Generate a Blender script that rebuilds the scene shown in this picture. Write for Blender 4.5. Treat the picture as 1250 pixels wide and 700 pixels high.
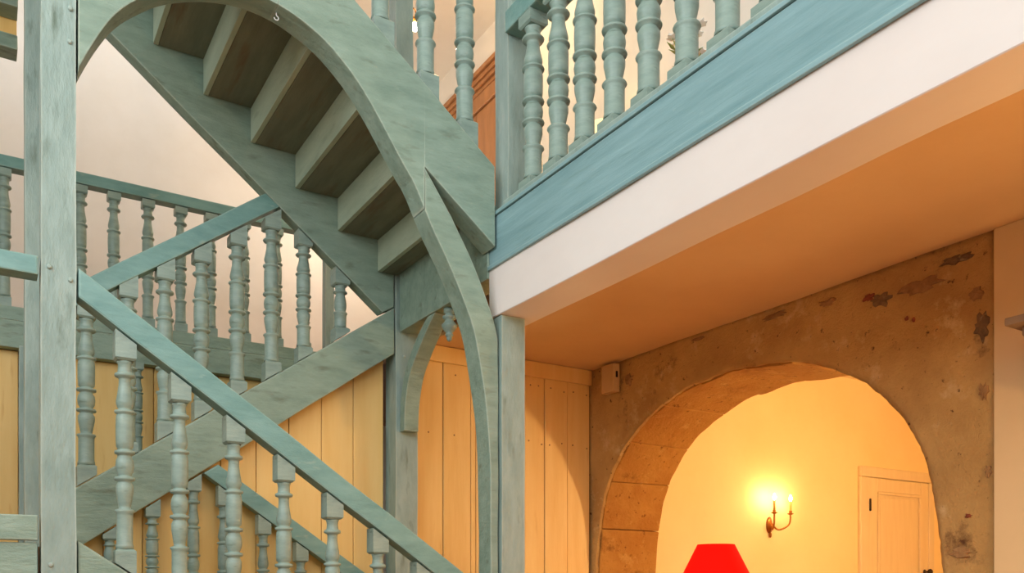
import bpy, bmesh, math, random
from mathutils import Vector, Matrix, noise

random.seed(7)
for o in list(bpy.data.objects):
    bpy.data.objects.remove(o, do_unlink=True)
S = bpy.context.scene
C = S.collection

# ------------------------------------------------------------------ camera
EYE = 1.15
YAW = math.atan2(645, 1040)
cam = bpy.data.cameras.new('camera')
cam.sensor_width = 36.0
cam.lens = 1040 / 1250 * 36
cam.shift_y = (715 - 350) / 1250
cam.clip_start = 0.05
camo = bpy.data.objects.new('camera', cam)
C.objects.link(camo)
camo.location = (0, 0, EYE)
camo.rotation_euler = (math.pi / 2, 0, -YAW)
S.camera = camo

# ------------------------------------------------------------------ light
W = bpy.data.worlds.new('sky')
S.world = W
W.use_nodes = True
W.node_tree.nodes['Background'].inputs[0].default_value = (0.75, 0.87, 1.0, 1)
W.node_tree.nodes['Background'].inputs[1].default_value = 0.6


def area(name, loc, target, sx, sy, power, col):
    l = bpy.data.lights.new(name, 'AREA')
    l.shape = 'RECTANGLE'
    l.size, l.size_y = sx, sy
    l.energy = power
    l.color = col
    o = bpy.data.objects.new(name, l)
    C.objects.link(o)
    o.location = loc
    o.rotation_euler = (Vector(target) - Vector(loc)).to_track_quat('-Z', 'Y').to_euler()
    return o


# daylight through the tall windows in the left wall and in the wall behind the camera
area('daylight_left_window', (-2.40, 1.0, 4.1), (2.6, 2.2, 2.9), 3.8, 2.6, 138, (0.90, 0.97, 1.0))
area('daylight_front_window', (0.2, -2.90, 4.0), (0.8, 4, 2.7), 4.4, 2.6, 150, (0.92, 0.97, 1.0))
area('landing_fill_skylight', (0.3, 6.6, 5.66), (0.3, 6.75, 2.8), 3.0, 0.9, 13, (1.0, 0.97, 0.92))  # added overhead, out of view, to even the light on the back wall
# watts of the glowing globes and bulbs, used by the lamp builders below
POWER = {'room_fill_globe': 58, 'back_globe': 140, 'upper_fill_globe': 24, 'corridor_fill_globe': 20, 'flame': 2.2, 'post_bulb': 9}
S.view_settings.view_transform = 'Standard'
S.view_settings.look = 'None'
S.view_settings.gamma = 1.0
S.view_settings.use_curve_mapping = False
S.view_settings.exposure = 0.08

# ------------------------------------------------------------------ materials
MATS = {}


def lin(r, g, b):
    f = lambda c: (c / 255 / 12.92) if c / 255 <= 0.04045 else ((c / 255 + 0.055) / 1.055) ** 2.4
    return (f(r), f(g), f(b), 1)


def mat(name, c1, c2, rough=0.55, scale=6, stretch=(1, 1, 1), bump=0.15, bscale=40,
        spots=None, spot_scale=14, spot_lo=0.62, spot_hi=0.72, detail=6, emis=None, estr=0, metal=0, spec=0.4,
        bdist=0.01, wear=None):
    m = bpy.data.materials.new(name)
    m.use_nodes = True
    nt = m.node_tree
    N, L = nt.nodes, nt.links
    p = N['Principled BSDF']
    p.inputs['Roughness'].default_value = rough
    p.inputs['Metallic'].default_value = metal
    p.inputs['Specular IOR Level'].default_value = spec
    tc = N.new('ShaderNodeTexCoord')
    mp = N.new('ShaderNodeMapping')
    mp.inputs['Scale'].default_value = stretch
    L.new(tc.outputs['Object'], mp.inputs['Vector'])
    n = N.new('ShaderNodeTexNoise')
    n.inputs['Scale'].default_value = scale
    n.inputs['Detail'].default_value = detail
    n.inputs['Roughness'].default_value = 0.62
    L.new(mp.outputs[0], n.inputs['Vector'])
    r = N.new('ShaderNodeValToRGB')
    r.color_ramp.elements[0].position = 0.30
    r.color_ramp.elements[1].position = 0.70
    r.color_ramp.elements[0].color = c1
    r.color_ramp.elements[1].color = c2
    L.new(n.outputs[0], r.inputs[0])
    out = r.outputs[0]
    if spots:
        n2 = N.new('ShaderNodeTexNoise')
        n2.inputs['Scale'].default_value = spot_scale
        n2.inputs['Detail'].default_value = 5
        L.new(mp.outputs[0], n2.inputs['Vector'])
        mr = N.new('ShaderNodeMapRange')
        mr.inputs[1].default_value = spot_lo
        mr.inputs[2].default_value = spot_hi
        L.new(n2.outputs[0], mr.inputs[0])
        mx = N.new('ShaderNodeMix')
        mx.data_type = 'RGBA'
        L.new(mr.outputs[0], mx.inputs['Factor'])
        L.new(out, mx.inputs['A'])
        mx.inputs['B'].default_value = spots
        out = mx.outputs['Result']
    if wear:
        g = N.new('ShaderNodeNewGeometry')
        bv = N.new('ShaderNodeBevel')
        bv.samples = 4
        bv.inputs['Radius'].default_value = 0.012
        dp = N.new('ShaderNodeVectorMath')
        dp.operation = 'DOT_PRODUCT'
        L.new(g.outputs['True Normal'], dp.inputs[0])
        L.new(bv.outputs[0], dp.inputs[1])
        nw = N.new('ShaderNodeTexNoise')
        nw.inputs['Scale'].default_value = 22
        nw.inputs['Detail'].default_value = 4
        L.new(tc.outputs['Object'], nw.inputs['Vector'])
        ad = N.new('ShaderNodeMath')
        ad.operation = 'MULTIPLY_ADD'
        ad.inputs[1].default_value = 0.22
        L.new(nw.outputs[0], ad.inputs[0])
        L.new(dp.outputs['Value'], ad.inputs[2])
        mr = N.new('ShaderNodeMapRange')
        mr.inputs[1].default_value = 1.07
        mr.inputs[2].default_value = 0.98
        mr.inputs[4].default_value = 0.75
        L.new(ad.outputs[0], mr.inputs[0])
        mx = N.new('ShaderNodeMix')
        mx.data_type = 'RGBA'
        L.new(mr.outputs[0], mx.inputs['Factor'])
        L.new(out, mx.inputs['A'])
        mx.inputs['B'].default_value = wear
        out = mx.outputs['Result']
    L.new(out, p.inputs['Base Color'])
    if bump:
        n3 = N.new('ShaderNodeTexNoise')
        n3.inputs['Scale'].default_value = bscale
        n3.inputs['Detail'].default_value = 6
        n3.inputs['Roughness'].default_value = 0.65
        L.new(mp.outputs[0], n3.inputs['Vector'])
        b = N.new('ShaderNodeBump')
        b.inputs['Strength'].default_value = bump
        b.inputs['Distance'].default_value = bdist
        L.new(n3.outputs[0], b.inputs['Height'])
        L.new(b.outputs[0], p.inputs['Normal'])
    if emis:
        p.inputs['Emission Color'].default_value = emis
        p.inputs['Emission Strength'].default_value = estr
    MATS[name] = m
    return m


PAINT = mat('blue_green_paint', lin(132, 154, 146), lin(160, 180, 172), 0.42, 10, (1.6, 1.6, 0.5), 0.7, 24,
            spots=lin(108, 126, 112), spot_scale=13, spot_lo=0.60, spot_hi=0.80, wear=lin(196, 206, 192))
PAINT_X = mat('blue_green_paint_stair', lin(124, 148, 132), lin(152, 174, 158), 0.42, 10, (0.5, 1.6, 1.6), 0.7, 24,
              spots=lin(106, 118, 98), spot_scale=13, spot_lo=0.60, spot_hi=0.80, wear=lin(190, 200, 182))
TEAL = mat('teal_handrail_paint', lin(98, 142, 136), lin(128, 168, 162), 0.33, 10, (0.5, 1.5, 1.5), 0.3, 28,
           spots=lin(146, 172, 160), spot_scale=18, spot_lo=0.64, spot_hi=0.74, wear=lin(176, 198, 186))
TEALF = mat('teal_fascia_paint', lin(122, 158, 162), lin(146, 181, 185), 0.35, 9, (2.0, 0.25, 3.0), 0.2, 26,
            spots=lin(112, 146, 142), spot_scale=12, spot_lo=0.62, spot_hi=0.80, wear=lin(170, 196, 192))
TURN = mat('turned_baluster_paint', lin(126, 148, 138), lin(154, 174, 162), 0.34, 9, (1, 1, 3.0), 0.2, 30,
           spots=lin(108, 126, 112), spot_scale=14, spot_lo=0.62, spot_hi=0.80)
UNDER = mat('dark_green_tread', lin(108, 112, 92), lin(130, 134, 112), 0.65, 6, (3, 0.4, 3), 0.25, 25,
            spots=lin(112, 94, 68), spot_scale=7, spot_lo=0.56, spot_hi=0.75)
RISER_LIT = mat('riser_painted_daylight', lin(164, 180, 156), lin(186, 198, 174), 0.45, 8, (1.6, 0.4, 1.6), 0.4, 24,
            spots=lin(140, 154, 130), spot_scale=10, spot_lo=0.60, spot_hi=0.80)  # stair paint lightened: daylight on the risers is put into the colour
OCHRE = mat('ochre_board_paint', lin(238, 194, 116), lin(246, 208, 134), 0.5, 4, (3.5, 1, 0.35), 0.12, 20,
            spots=lin(228, 180, 104), spot_scale=10, spot_lo=0.66, spot_hi=0.80)
WHITE = mat('off_white_plaster', lin(228, 221, 210), lin(236, 230, 221), 0.85, 2.5, (1, 1, 1), 0.08, 18)
BEAMW = mat('white_beam_plaster', lin(232, 220, 212), lin(240, 231, 224), 0.8, 2.0, (1, 0.5, 1), 0.06, 10)
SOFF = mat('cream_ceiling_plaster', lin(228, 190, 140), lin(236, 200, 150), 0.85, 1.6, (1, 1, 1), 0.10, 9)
YELLOW = mat('yellow_cream_plaster', lin(242, 214, 156), lin(248, 224, 170), 0.8, 1.4, (1, 1, 1), 0.12, 5, bdist=0.03)
CREAMW = mat('cream_wall_plaster', lin(220, 190, 140), lin(230, 200, 150), 0.8, 2, (1, 1, 1), 0.08, 12)
DOORM = mat('cream_door_paint', lin(228, 204, 160), lin(236, 214, 172), 0.45, 5, (4, 1, 0.4), 0.06, 20)
FLOOR = mat('floor_terracotta', lin(128, 88, 62), lin(156, 112, 80), 0.5, 3, (1, 1, 1), 0.1, 20)
WOODB = mat('brown_polished_wood', lin(150, 100, 60), lin(176, 122, 76), 0.4, 5, (3, 3, 0.5), 0.15, 25)
BRASS = mat('aged_brass', lin(150, 92, 40), lin(186, 124, 60), 0.35, 12, (1, 1, 1), 0.1, 40, metal=0.9)
IRON = mat('dark_iron', lin(50, 40, 34), lin(70, 58, 50), 0.5, 12, (1, 1, 1), 0.1, 40, metal=0.6)
WMET = mat('white_metal', lin(222, 226, 222), lin(236, 238, 236), 0.3, 12, (1, 1, 1), 0, 40)
CANDLE = mat('candle_sleeve', lin(226, 180, 96), lin(238, 198, 116), 0.5, 12, (1, 1, 1), 0, 40)
FLAME = mat('lit_bulb', lin(255, 240, 200), lin(255, 244, 210), 0.4, 5, (1, 1, 1), 0, 10, emis=(1, 0.85, 0.55, 1), estr=22)
MANT = mat('grey_brown_stone', lin(140, 116, 92), lin(164, 138, 110), 0.7, 6, (1, 1, 1), 0.2, 30)
DARK = mat('dark_slot', lin(38, 26, 20), lin(46, 32, 24), 0.7, 5, (1, 1, 1), 0, 10)
BOXM = mat('junction_box_cream', lin(206, 170, 120), lin(216, 182, 132), 0.5, 8, (1, 1, 1), 0.05, 30)
PETAL = mat('white_petal', lin(240, 236, 226), lin(250, 248, 242), 0.6, 9, (1, 1, 1), 0, 30)
LEAF = mat('leaf_green', lin(120, 140, 80), lin(160, 170, 100), 0.5, 9, (1, 1, 1), 0.1, 30)
CERAM = mat('glazed_ceramic', lin(200, 190, 170), lin(214, 206, 188), 0.2, 6, (1, 1, 1), 0, 30)
GLASS = mat('window_glass', lin(200, 220, 235), lin(214, 232, 244), 0.1, 3, (1, 1, 1), 0, 30)


def shade_mat(name, col, emis, estr):
    m = bpy.data.materials.new(name)
    m.use_nodes = True
    N, L = m.node_tree.nodes, m.node_tree.links
    p = N['Principled BSDF']
    p.inputs['Base Color'].default_value = col
    p.inputs['Roughness'].default_value = 0.9
    p.inputs['Specular IOR Level'].default_value = 0.1
    p.inputs['Emission Color'].default_value = emis
    p.inputs['Emission Strength'].default_value = estr
    tc = N.new('ShaderNodeTexCoord')
    w = N.new('ShaderNodeTexNoise')
    w.inputs['Scale'].default_value = 120
    L.new(tc.outputs['Object'], w.inputs['Vector'])
    b = N.new('ShaderNodeBump')
    b.inputs['Strength'].default_value = 0.2
    b.inputs['Distance'].default_value = 0.003
    L.new(w.outputs[0], b.inputs['Height'])
    L.new(b.outputs[0], p.inputs['Normal'])
    return m


REDSH = shade_mat('red_lampshade', (0.45, 0.002, 0.001, 1), (1, 0.004, 0.0, 1), 0.85)
CREAMSH = shade_mat('cream_lampshade', (0.9, 0.75, 0.45, 1), (1, 0.75, 0.36, 1), 0.95)


def stone_mat(name, ca, cb, dark, pale, dlo=0.575):
    m = bpy.data.materials.new(name)
    m.use_nodes = True
    nt = m.node_tree
    N, L = nt.nodes, nt.links
    p = N['Principled BSDF']
    p.inputs['Roughness'].default_value = 0.9
    p.inputs['Specular IOR Level'].default_value = 0.2
    tc = N.new('ShaderNodeTexCoord')

    def nz(scale, det=8, rough=0.65):
        n = N.new('ShaderNodeTexNoise')
        n.inputs['Scale'].default_value = scale
        n.inputs['Detail'].default_value = det
        n.inputs['Roughness'].default_value = rough
        L.new(tc.outputs['Object'], n.inputs['Vector'])
        return n.outputs[0]

    def ramp(src, lo, hi):
        mr = N.new('ShaderNodeMapRange')
        mr.inputs[1].default_value = lo
        mr.inputs[2].default_value = hi
        L.new(src, mr.inputs[0])
        return mr.outputs[0]

    def mix(f, a, b):
        mx = N.new('ShaderNodeMix')
        mx.data_type = 'RGBA'
        L.new(f, mx.inputs['Factor'])
        for s, v in (('A', a), ('B', b)):
            if isinstance(v, tuple):
                mx.inputs[s].default_value = v
            else:
                L.new(v, mx.inputs[s])
        return mx.outputs['Result']
    big = nz(2.2, 6)
    c = mix(ramp(big, 0.36, 0.64), ca, cb)
    c = mix(ramp(nz(7, 9, 0.7), 0.56, 0.78), c, pale)
    c = mix(ramp(nz(3.1, 10, 0.72), dlo, dlo + 0.12), c, dark)
    c = mix(ramp(nz(26, 4, 0.6), dlo + 0.05, dlo + 0.13), c, dark)
    L.new(c, p.inputs['Base Color'])
    b1 = N.new('ShaderNodeBump')
    b1.inputs['Strength'].default_value = 0.9
    b1.inputs['Distance'].default_value = 0.02
    L.new(nz(16, 12, 0.72), b1.inputs['Height'])
    b2 = N.new('ShaderNodeBump')
    b2.inputs['Strength'].default_value = 0.8
    b2.inputs['Distance'].default_value = 0.006
    L.new(nz(70, 6, 0.7), b2.inputs['Height'])
    L.new(b1.outputs[0], b2.inputs['Normal'])
    L.new(b2.outputs[0], p.inputs['Normal'])
    return m


STONE = stone_mat('old_rendered_stone', lin(190, 148, 88), lin(216, 174, 108), lin(100, 68, 44), lin(234, 206, 152), 0.595)
STONE2 = stone_mat('ochre_ashlar_stone', lin(184, 126, 58), lin(208, 154, 78), lin(132, 82, 38), lin(228, 186, 108), 0.575)

# ------------------------------------------------------------------ mesh helpers


def world_of(o):
    v = Vector((0, 0, 0))
    while o:
        v += Vector(o.location)
        o = o.parent
    return v


def obj(name, bm, material, parent=None, smooth=False, loc=None):
    me = bpy.data.meshes.new(name)
    bmesh.ops.recalc_face_normals(bm, faces=bm.faces)
    bm.to_mesh(me)
    bm.free()
    me.materials.append(material)
    if smooth:
        for p in me.polygons:
            p.use_smooth = True
    o = bpy.data.objects.new(name, me)
    C.objects.link(o)
    if loc:
        o.location = loc
    if parent:
        q = Vector(o.location) - world_of(parent)
        o.parent = parent
        o.location = q
    return o


def inst(name, src, loc, parent=None):
    o = bpy.data.objects.new(name, src if isinstance(src, bpy.types.Mesh) else src.data)
    C.objects.link(o)
    o.location = loc
    if parent:
        q = Vector(loc) - world_of(parent)
        o.parent = parent
        o.location = q
    return o


def thing(name, label, cat, loc=(0, 0, 0), group=None):
    o = bpy.data.objects.new(name, None)
    o.empty_display_size = 0.1
    C.objects.link(o)
    o.location = loc
    return tag(o, label, cat, group)


def tag(o, label, cat, group=None):
    o['label'] = label
    o['category'] = cat
    if group:
        o['group'] = group
    return o


def struct(o):
    o['kind'] = 'structure'
    return o


def bevel(bm, w, seg=2, ang=35, keep=None):
    es = [e for e in bm.edges if len(e.link_faces) == 2 and e.calc_face_angle(0) > math.radians(ang)
          and not (keep and all(any(a <= v.co.x <= b for a, b in keep) for v in e.verts))]
    if es and w > 0:
        bmesh.ops.bevel(bm, geom=es, offset=w, segments=seg, affect='EDGES', profile=0.6, clamp_overlap=True)


def box(x0, x1, y0, y1, z0, z1, bev=0.004, seg=1, bm=None):
    b = bmesh.new()
    bmesh.ops.create_cube(b, size=1)
    for v in b.verts:
        v.co = Vector((x0 + (v.co.x + 0.5) * (x1 - x0), y0 + (v.co.y + 0.5) * (y1 - y0), z0 + (v.co.z + 0.5) * (z1 - z0)))
    if bev:
        bevel(b, bev, seg)
    if bm is None:
        return b
    me = bpy.data.meshes.new('tmp')
    b.to_mesh(me)
    b.free()
    bm.from_mesh(me)
    bpy.data.meshes.remove(me)
    return bm


def wob(v, amp, freq=4.0):
    return Vector(noise.noise_vector(Vector(v) * freq)) * amp


def strip(A, B, t0, t1, axis='Y', amp=0.003, bev=0.006, freq=4.0, keep=None):
    """Prism between two contours A and B (same number of points) extruded from t0 to t1.
    axis 'Y': contours are (x, z); axis 'X': contours are (y, z); axis 'Z': contours are (x, y)."""
    bm = bmesh.new()

    def P(p, t):
        if axis == 'Y':
            v = (p[0], t, p[1])
        elif axis == 'X':
            v = (t, p[0], p[1])
        else:
            v = (p[0], p[1], t)
        return Vector(v) + (wob(v, amp, freq) if amp else Vector())
    n = len(A)
    R = []
    for i in range(n):
        R.append([bm.verts.new(P(A[i], t0)), bm.verts.new(P(B[i], t0)), bm.verts.new(P(B[i], t1)), bm.verts.new(P(A[i], t1))])
    for i in range(n - 1):
        a, b = R[i], R[i + 1]
        for k in range(4):
            bm.faces.new((a[k], a[(k + 1) % 4], b[(k + 1) % 4], b[k]))
    bm.faces.new(R[0])
    bm.faces.new(R[-1][::-1])
    bmesh.ops.recalc_face_normals(bm, faces=bm.faces)
    if bev:
        bevel(bm, bev, 2, 40, keep)
    return bm


def lerp(p, q, n):
    return [(p[0] + (q[0] - p[0]) * i / n, p[1] + (q[1] - p[1]) * i / n) for i in range(n + 1)]


def post(x0, x1, y0, y1, z0, z1, amp=0.004, bev=0.009, n=None):
    n = n or max(3, int((z1 - z0) / 0.14))
    bm = bmesh.new()
    R = []
    for i in range(n + 1):
        z = z0 + (z1 - z0) * i / n
        R.append([bm.verts.new(Vector(c) + wob(c, amp, 3.1) * Vector((1, 1, 0))) for c in
                  ((x0, y0, z), (x1, y0, z), (x1, y1, z), (x0, y1, z))])
    for a, b in zip(R, R[1:]):
        for k in range(4):
            bm.faces.new((a[k], a[(k + 1) % 4], b[(k + 1) % 4], b[k]))
    bm.faces.new(R[0][::-1])
    bm.faces.new(R[-1])
    bevel(bm, bev, 2, 40)
    return bm


def cat(pts, n=8):
    """Catmull-Rom through 2-D points."""
    P = [(2 * pts[0][0] - pts[1][0], 2 * pts[0][1] - pts[1][1])] + list(pts) + [(2 * pts[-1][0] - pts[-2][0], 2 * pts[-1][1] - pts[-2][1])]
    out = []
    for i in range(1, len(P) - 2):
        p0, p1, p2, p3 = P[i - 1:i + 3]
        for k in range(n):
            t = k / n
            out.append(tuple(0.5 * (2 * p1[j] + (p2[j] - p0[j]) * t + (2 * p0[j] - 5 * p1[j] + 4 * p2[j] - p3[j]) * t * t
                                    + (3 * p1[j] - p0[j] - 3 * p2[j] + p3[j]) * t ** 3) for j in (0, 1)))
    out.append(tuple(pts[-1]))
    return out


def lathe(bm, prof, seg=20, c=(0, 0, 0), axis='Z'):
    """prof: list of (radius, height)."""
    rings = []
    for r, h in prof:
        ring = []
        for k in range(seg):
            a = 2 * math.pi * k / seg
            x, y = r * math.cos(a), r * math.sin(a)
            v = {'Z': (x, y, h), 'Y': (x, h, y), 'X': (h, x, y)}[axis]
            ring.append(bm.verts.new(Vector(c) + Vector(v)))
        rings.append(ring)
    for a, b in zip(rings, rings[1:]):
        for k in range(seg):
            f = bm.faces.new((a[k], a[(k + 1) % seg], b[(k + 1) % seg], b[k]))
            f.smooth = True
    for r, fl in ((rings[0], True), (rings[-1], False)):
        bm.faces.new(r[::-1] if fl else r)
    return bm


def tube(bm, pts, r, seg=8):
    prev = None
    pts = [Vector(p) for p in pts]
    for i, p in enumerate(pts):
        d = (pts[min(i + 1, len(pts) - 1)] - pts[max(i - 1, 0)]).normalized()
        u = d.orthogonal().normalized() if prev is None else (prev[1] - d * prev[1].dot(d)).normalized()
        w = d.cross(u)
        rr = r[i] if isinstance(r, (list, tuple)) else r
        ring = [bm.verts.new(p + (u * math.cos(2 * math.pi * k / seg) + w * math.sin(2 * math.pi * k / seg)) * rr) for k in range(seg)]
        if prev:
            for k in range(seg):
                f = bm.faces.new((prev[0][k], prev[0][(k + 1) % seg], ring[(k + 1) % seg], ring[k]))
                f.smooth = True
        else:
            bm.faces.new(ring[::-1])
        prev = (ring, u)
    bm.faces.new(prev[0])
    return bm


# turned profile, (radius factor, fraction from the top of the turned length)
TP = [(0.80, 0.0), (0.88, 0.004), (0.76, 0.014), (0.72, 0.03), (0.76, 0.052), (0.78, 0.060), (1.04, 0.066), (1.12, 0.074),
      (1.04, 0.083), (0.70, 0.089), (0.64, 0.10), (0.66, 0.13), (0.80, 0.175), (0.94, 0.212), (0.94, 0.228), (0.80, 0.246),
      (0.72, 0.252), (0.72, 0.258), (1.08, 0.263), (1.13, 0.270), (1.08, 0.277), (0.80, 0.282), (0.92, 0.290), (0.97, 0.32), (0.98, 0.38), (0.96, 0.43),
      (0.92, 0.458), (0.72, 0.466), (0.72, 0.472), (1.08, 0.477), (1.13, 0.485), (1.08, 0.493), (0.72, 0.499), (0.72, 0.505), (0.94, 0.528),
      (1.0, 0.555), (0.94, 0.585), (0.74, 0.606), (0.72, 0.612), (1.08, 0.617), (1.13, 0.625), (1.08, 0.633), (0.72, 0.639), (0.76, 0.645),
      (0.95, 0.665), (0.94, 0.695), (0.80, 0.74), (0.68, 0.772), (0.66, 0.784), (1.04, 0.790), (1.10, 0.798), (0.94, 0.808),
      (0.90, 0.825), (0.90, 0.968), (0.97, 0.978), (1.0, 1.0)]
# truncated profile for the shortest balusters (no barrel or bulb)
TPS = [(0.80, 0.0), (0.86, 0.01), (0.74, 0.03), (0.74, 0.12), (1.0, 0.135), (1.02, 0.16), (0.72, 0.175), (0.68, 0.22), (0.84, 0.33),
       (0.92, 0.42), (0.88, 0.52), (0.74, 0.60), (0.74, 0.615), (1.02, 0.63), (1.02, 0.66), (0.88, 0.68), (0.88, 0.95), (0.98, 1.0)]


def baluster_mesh(name, H, hb, ht, sb, st, R=0.030, half=0.033, prof=TP, chamf=True):
    """Centre line on the z axis, base centre at z=0; square base hb and top block ht high, whose outer ends are cut to the slopes sb and st."""
    bm = bmesh.new()

    def block(z0, z1, s0, s1, h):
        vs = [bm.verts.new((sx * h, sy * h, z + s * sx * h)) for z, s in ((z0, s0), (z1, s1)) for sx, sy in ((-1, -1), (1, -1), (1, 1), (-1, 1))]
        for q in ((3, 2, 1, 0), (4, 5, 6, 7), (0, 1, 5, 4), (1, 2, 6, 5), (2, 3, 7, 6), (3, 0, 4, 7)):
            bm.faces.new([vs[i] for i in q])
        return vs
    vb = block(0, hb, sb, 0, half)
    vt = block(H - ht, H, 0, st, half)
    if chamf:
        bm.edges.ensure_lookup_table()
        es = [e for e in bm.edges if all(v in vb[4:] for v in e.verts) or all(v in vt[:4] for v in e.verts)]
        bmesh.ops.bevel(bm, geom=es, offset=0.008, segments=1, affect='EDGES')
    T = H - hb - ht
    lathe(bm, [(R * r, H - ht - f * T) for r, f in prof], 20)
    me = bpy.data.meshes.new(name)
    bmesh.ops.recalc_face_normals(bm, faces=bm.faces)
    bm.to_mesh(me)
    bm.free()
    me.materials.append(TURN)
    return me


# ------------------------------------------------------------------ the setting
XW = 3.5       # stone wall
XG = 2.03      # gallery front
ZC = 2.60      # ceiling under the gallery
ZF = 2.87      # upper floor
P1, P2, P3 = 3.40, 4.50, 5.90   # the three long planes of the stairs
TOP = 5.7

struct(obj('floor', box(-2.6, 8.6, -3.1, 7.4, -0.1, 0, 0), FLOOR))
bm = bmesh.new()
for q in ((-2.6, 3.7, -3.1, 6.1), (-2.6, -1.25, 6.1, 7.4), (1.85, 3.7, 6.1, 7.4), (-1.25, 1.85, 7.1, 7.4)):
    box(q[0], q[1], q[2], q[3], TOP, TOP + 0.1, 0, bm=bm)
struct(obj('ceiling', bm, WHITE))
struct(obj('wall_back', box(-2.6, 3.7, 7.3, 7.42, 0, TOP, 0), WHITE))


def wall_with_opening(name, axis, c0, c1, a0, a1, o):
    """A plain wall with one rectangular opening o=(lo, hi, z0, z1)."""
    bm = bmesh.new()
    for q in ((a0, o[0], 0, TOP), (o[1], a1, 0, TOP), (o[0], o[1], 0, o[2]), (o[0], o[1], o[3], TOP)):
        if axis == 'X':
            box(c0, c1, q[0], q[1], q[2], q[3], 0, bm=bm)
        else:
            box(q[0], q[1], c0, c1, q[2], q[3], 0, bm=bm)
    return struct(obj(name, bm, WHITE))


wall_with_opening('wall_left', 'X', -2.6, -2.5, -3.1, 7.4, (-0.9, 2.9, 2.8, 5.4))
wall_with_opening('wall_front', 'Y', -3.1, -3.0, -2.6, 3.7, (-2.0, 2.4, 2.7, 5.3))


def window(name, axis, c, lo, hi, z0, z1):
    t = bpy.data.objects.new(name, None)
    C.objects.link(t)
    struct(t)
    B = (lambda a, b, z, w, d=0.03: box(c - d, c + d, a, b, z, w, 0.004)) if axis == 'X' else (lambda a, b, z, w, d=0.03: box(a, b, c - d, c + d, z, w, 0.004))
    for a, b, z, w in ((lo, lo + 0.08, z0, z1), (hi - 0.08, hi, z0, z1), (lo + 0.08, hi - 0.08, z0, z0 + 0.08), (lo + 0.08, hi - 0.08, z1 - 0.08, z1)):
        obj('window_frame', B(a, b, z, w), WHITE, t)
    for k in (1, 2):
        m = lo + (hi - lo) * k / 3
        obj('mullion', B(m - 0.02, m + 0.02, z0 + 0.08, z1 - 0.08, 0.02), WHITE, t)


window('window_1', 'X', -2.55, -0.9, 2.9, 2.8, 5.4)
window('window_2', 'Y', -3.05, -2.0, 2.4, 2.7, 5.3)

sk = bpy.data.objects.new('added_skylight', None)      # skylight added above the far landing to light its wall evenly
C.objects.link(sk)
struct(sk)
for q in ((-1.25, -1.17, 6.1, 7.1), (1.77, 1.85, 6.1, 7.1), (-1.17, 1.77, 6.1, 6.18), (-1.17, 1.77, 7.02, 7.1)):
    obj('window_frame', box(q[0], q[1], q[2], q[3], TOP + 0.01, TOP + 0.09, 0.004), WHITE, sk)

# upper wall above the stone wall
struct(obj('wall_upper', box(XW, 3.7, -3.1, 7.3, ZF, TOP, 0), WHITE))
# gallery floor slab with the cream ceiling below it, and the boxed beam along its open edge
struct(obj('gallery_floor', box(2.27, XW + 0.2, -3.0, 4.64, ZC + 0.02, ZF, 0), WOODB))
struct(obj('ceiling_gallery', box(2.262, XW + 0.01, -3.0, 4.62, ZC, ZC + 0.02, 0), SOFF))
bm = bmesh.new()
n = 40
prof = [(2.052, 2.655), (2.052, 2.648), (2.036, 2.643), (2.036, 2.411), (2.039, 2.408), (2.235, 2.408), (2.262, 2.43), (2.262, ZC), (2.262, 2.868), (2.063, 2.868), (2.063, 2.657)]
R = []
for i in range(n + 1):
    y = -3.0 + 6.48 * i / n
    R.append([bm.verts.new(Vector((x, y, z)) + (wob((x, y, z), 0.007, 1.7) if 0 < i else Vector())) for x, z in prof])
for a, b in zip(R, R[1:]):
    for k in range(len(prof)):
        bm.faces.new((a[k], a[(k + 1) % len(prof)], b[(k + 1) % len(prof)], b[k]))
bm.faces.new(R[0])
bm.faces.new(R[-1][::-1])
o = struct(obj('trim_1', bm, BEAMW))
o['label'] = 'white plastered beam below the gallery edge'

# stone wall with the arch
YC, ZSP = 3.366, 1.20
ARCH = [(1.222, 1.20), (1.190, 1.47), (1.125, 1.74), (0.985, 1.96), (0.765, 2.145), (0.42, 2.288), (0.0, 2.338)]
arch_half = cat(ARCH, 12)
arch_in = [(YC + d, z) for d, z in arch_half] + [(YC - d, z) for d, z in arch_half[-2::-1]]     # from the far side over the crown
TH = 0.17


def off(path, t):
    out = []
    for i, p in enumerate(path):
        a, b = path[max(0, i - 1)], path[min(len(path) - 1, i + 1)]
        dx, dz = b[0] - a[0], b[1] - a[1]
        l = math.hypot(dx, dz)
        out.append((p[0] + dz / l * t, p[1] - dx / l * t))
    return out


arch_out = off(arch_in, TH)
if arch_out[len(arch_out) // 2][1] < arch_in[len(arch_in) // 2][1]:
    arch_out = off(arch_in, -TH)
Y0W, Y1W = 1.914, 4.90
JZ = [0, 0.15, 0.3, 0.45, 0.6, 0.75, 0.9, 1.05]
full_in = [(arch_in[0][0], z) for z in JZ] + arch_in + [(arch_in[-1][0], z) for z in JZ[::-1]]
full_out = [(arch_out[0][0], z) for z in JZ] + arch_out + [(arch_out[-1][0], z) for z in JZ[::-1]]


def outer_point(p):
    """Radial projection from the arch centre to the wall's outline."""
    y, z = p
    if z <= ZSP:
        return (Y1W if y > YC else Y0W, z)
    dy, dz = y - YC, z - ZSP
    ts = [(ZC - ZSP) / dz if dz > 1e-6 else 1e9]
    ts.append(((Y1W if dy > 0 else Y0W) - YC) / dy if abs(dy) > 1e-6 else 1e9)
    t = min(ts)
    return (YC + dy * t, ZSP + dz * t)


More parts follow.
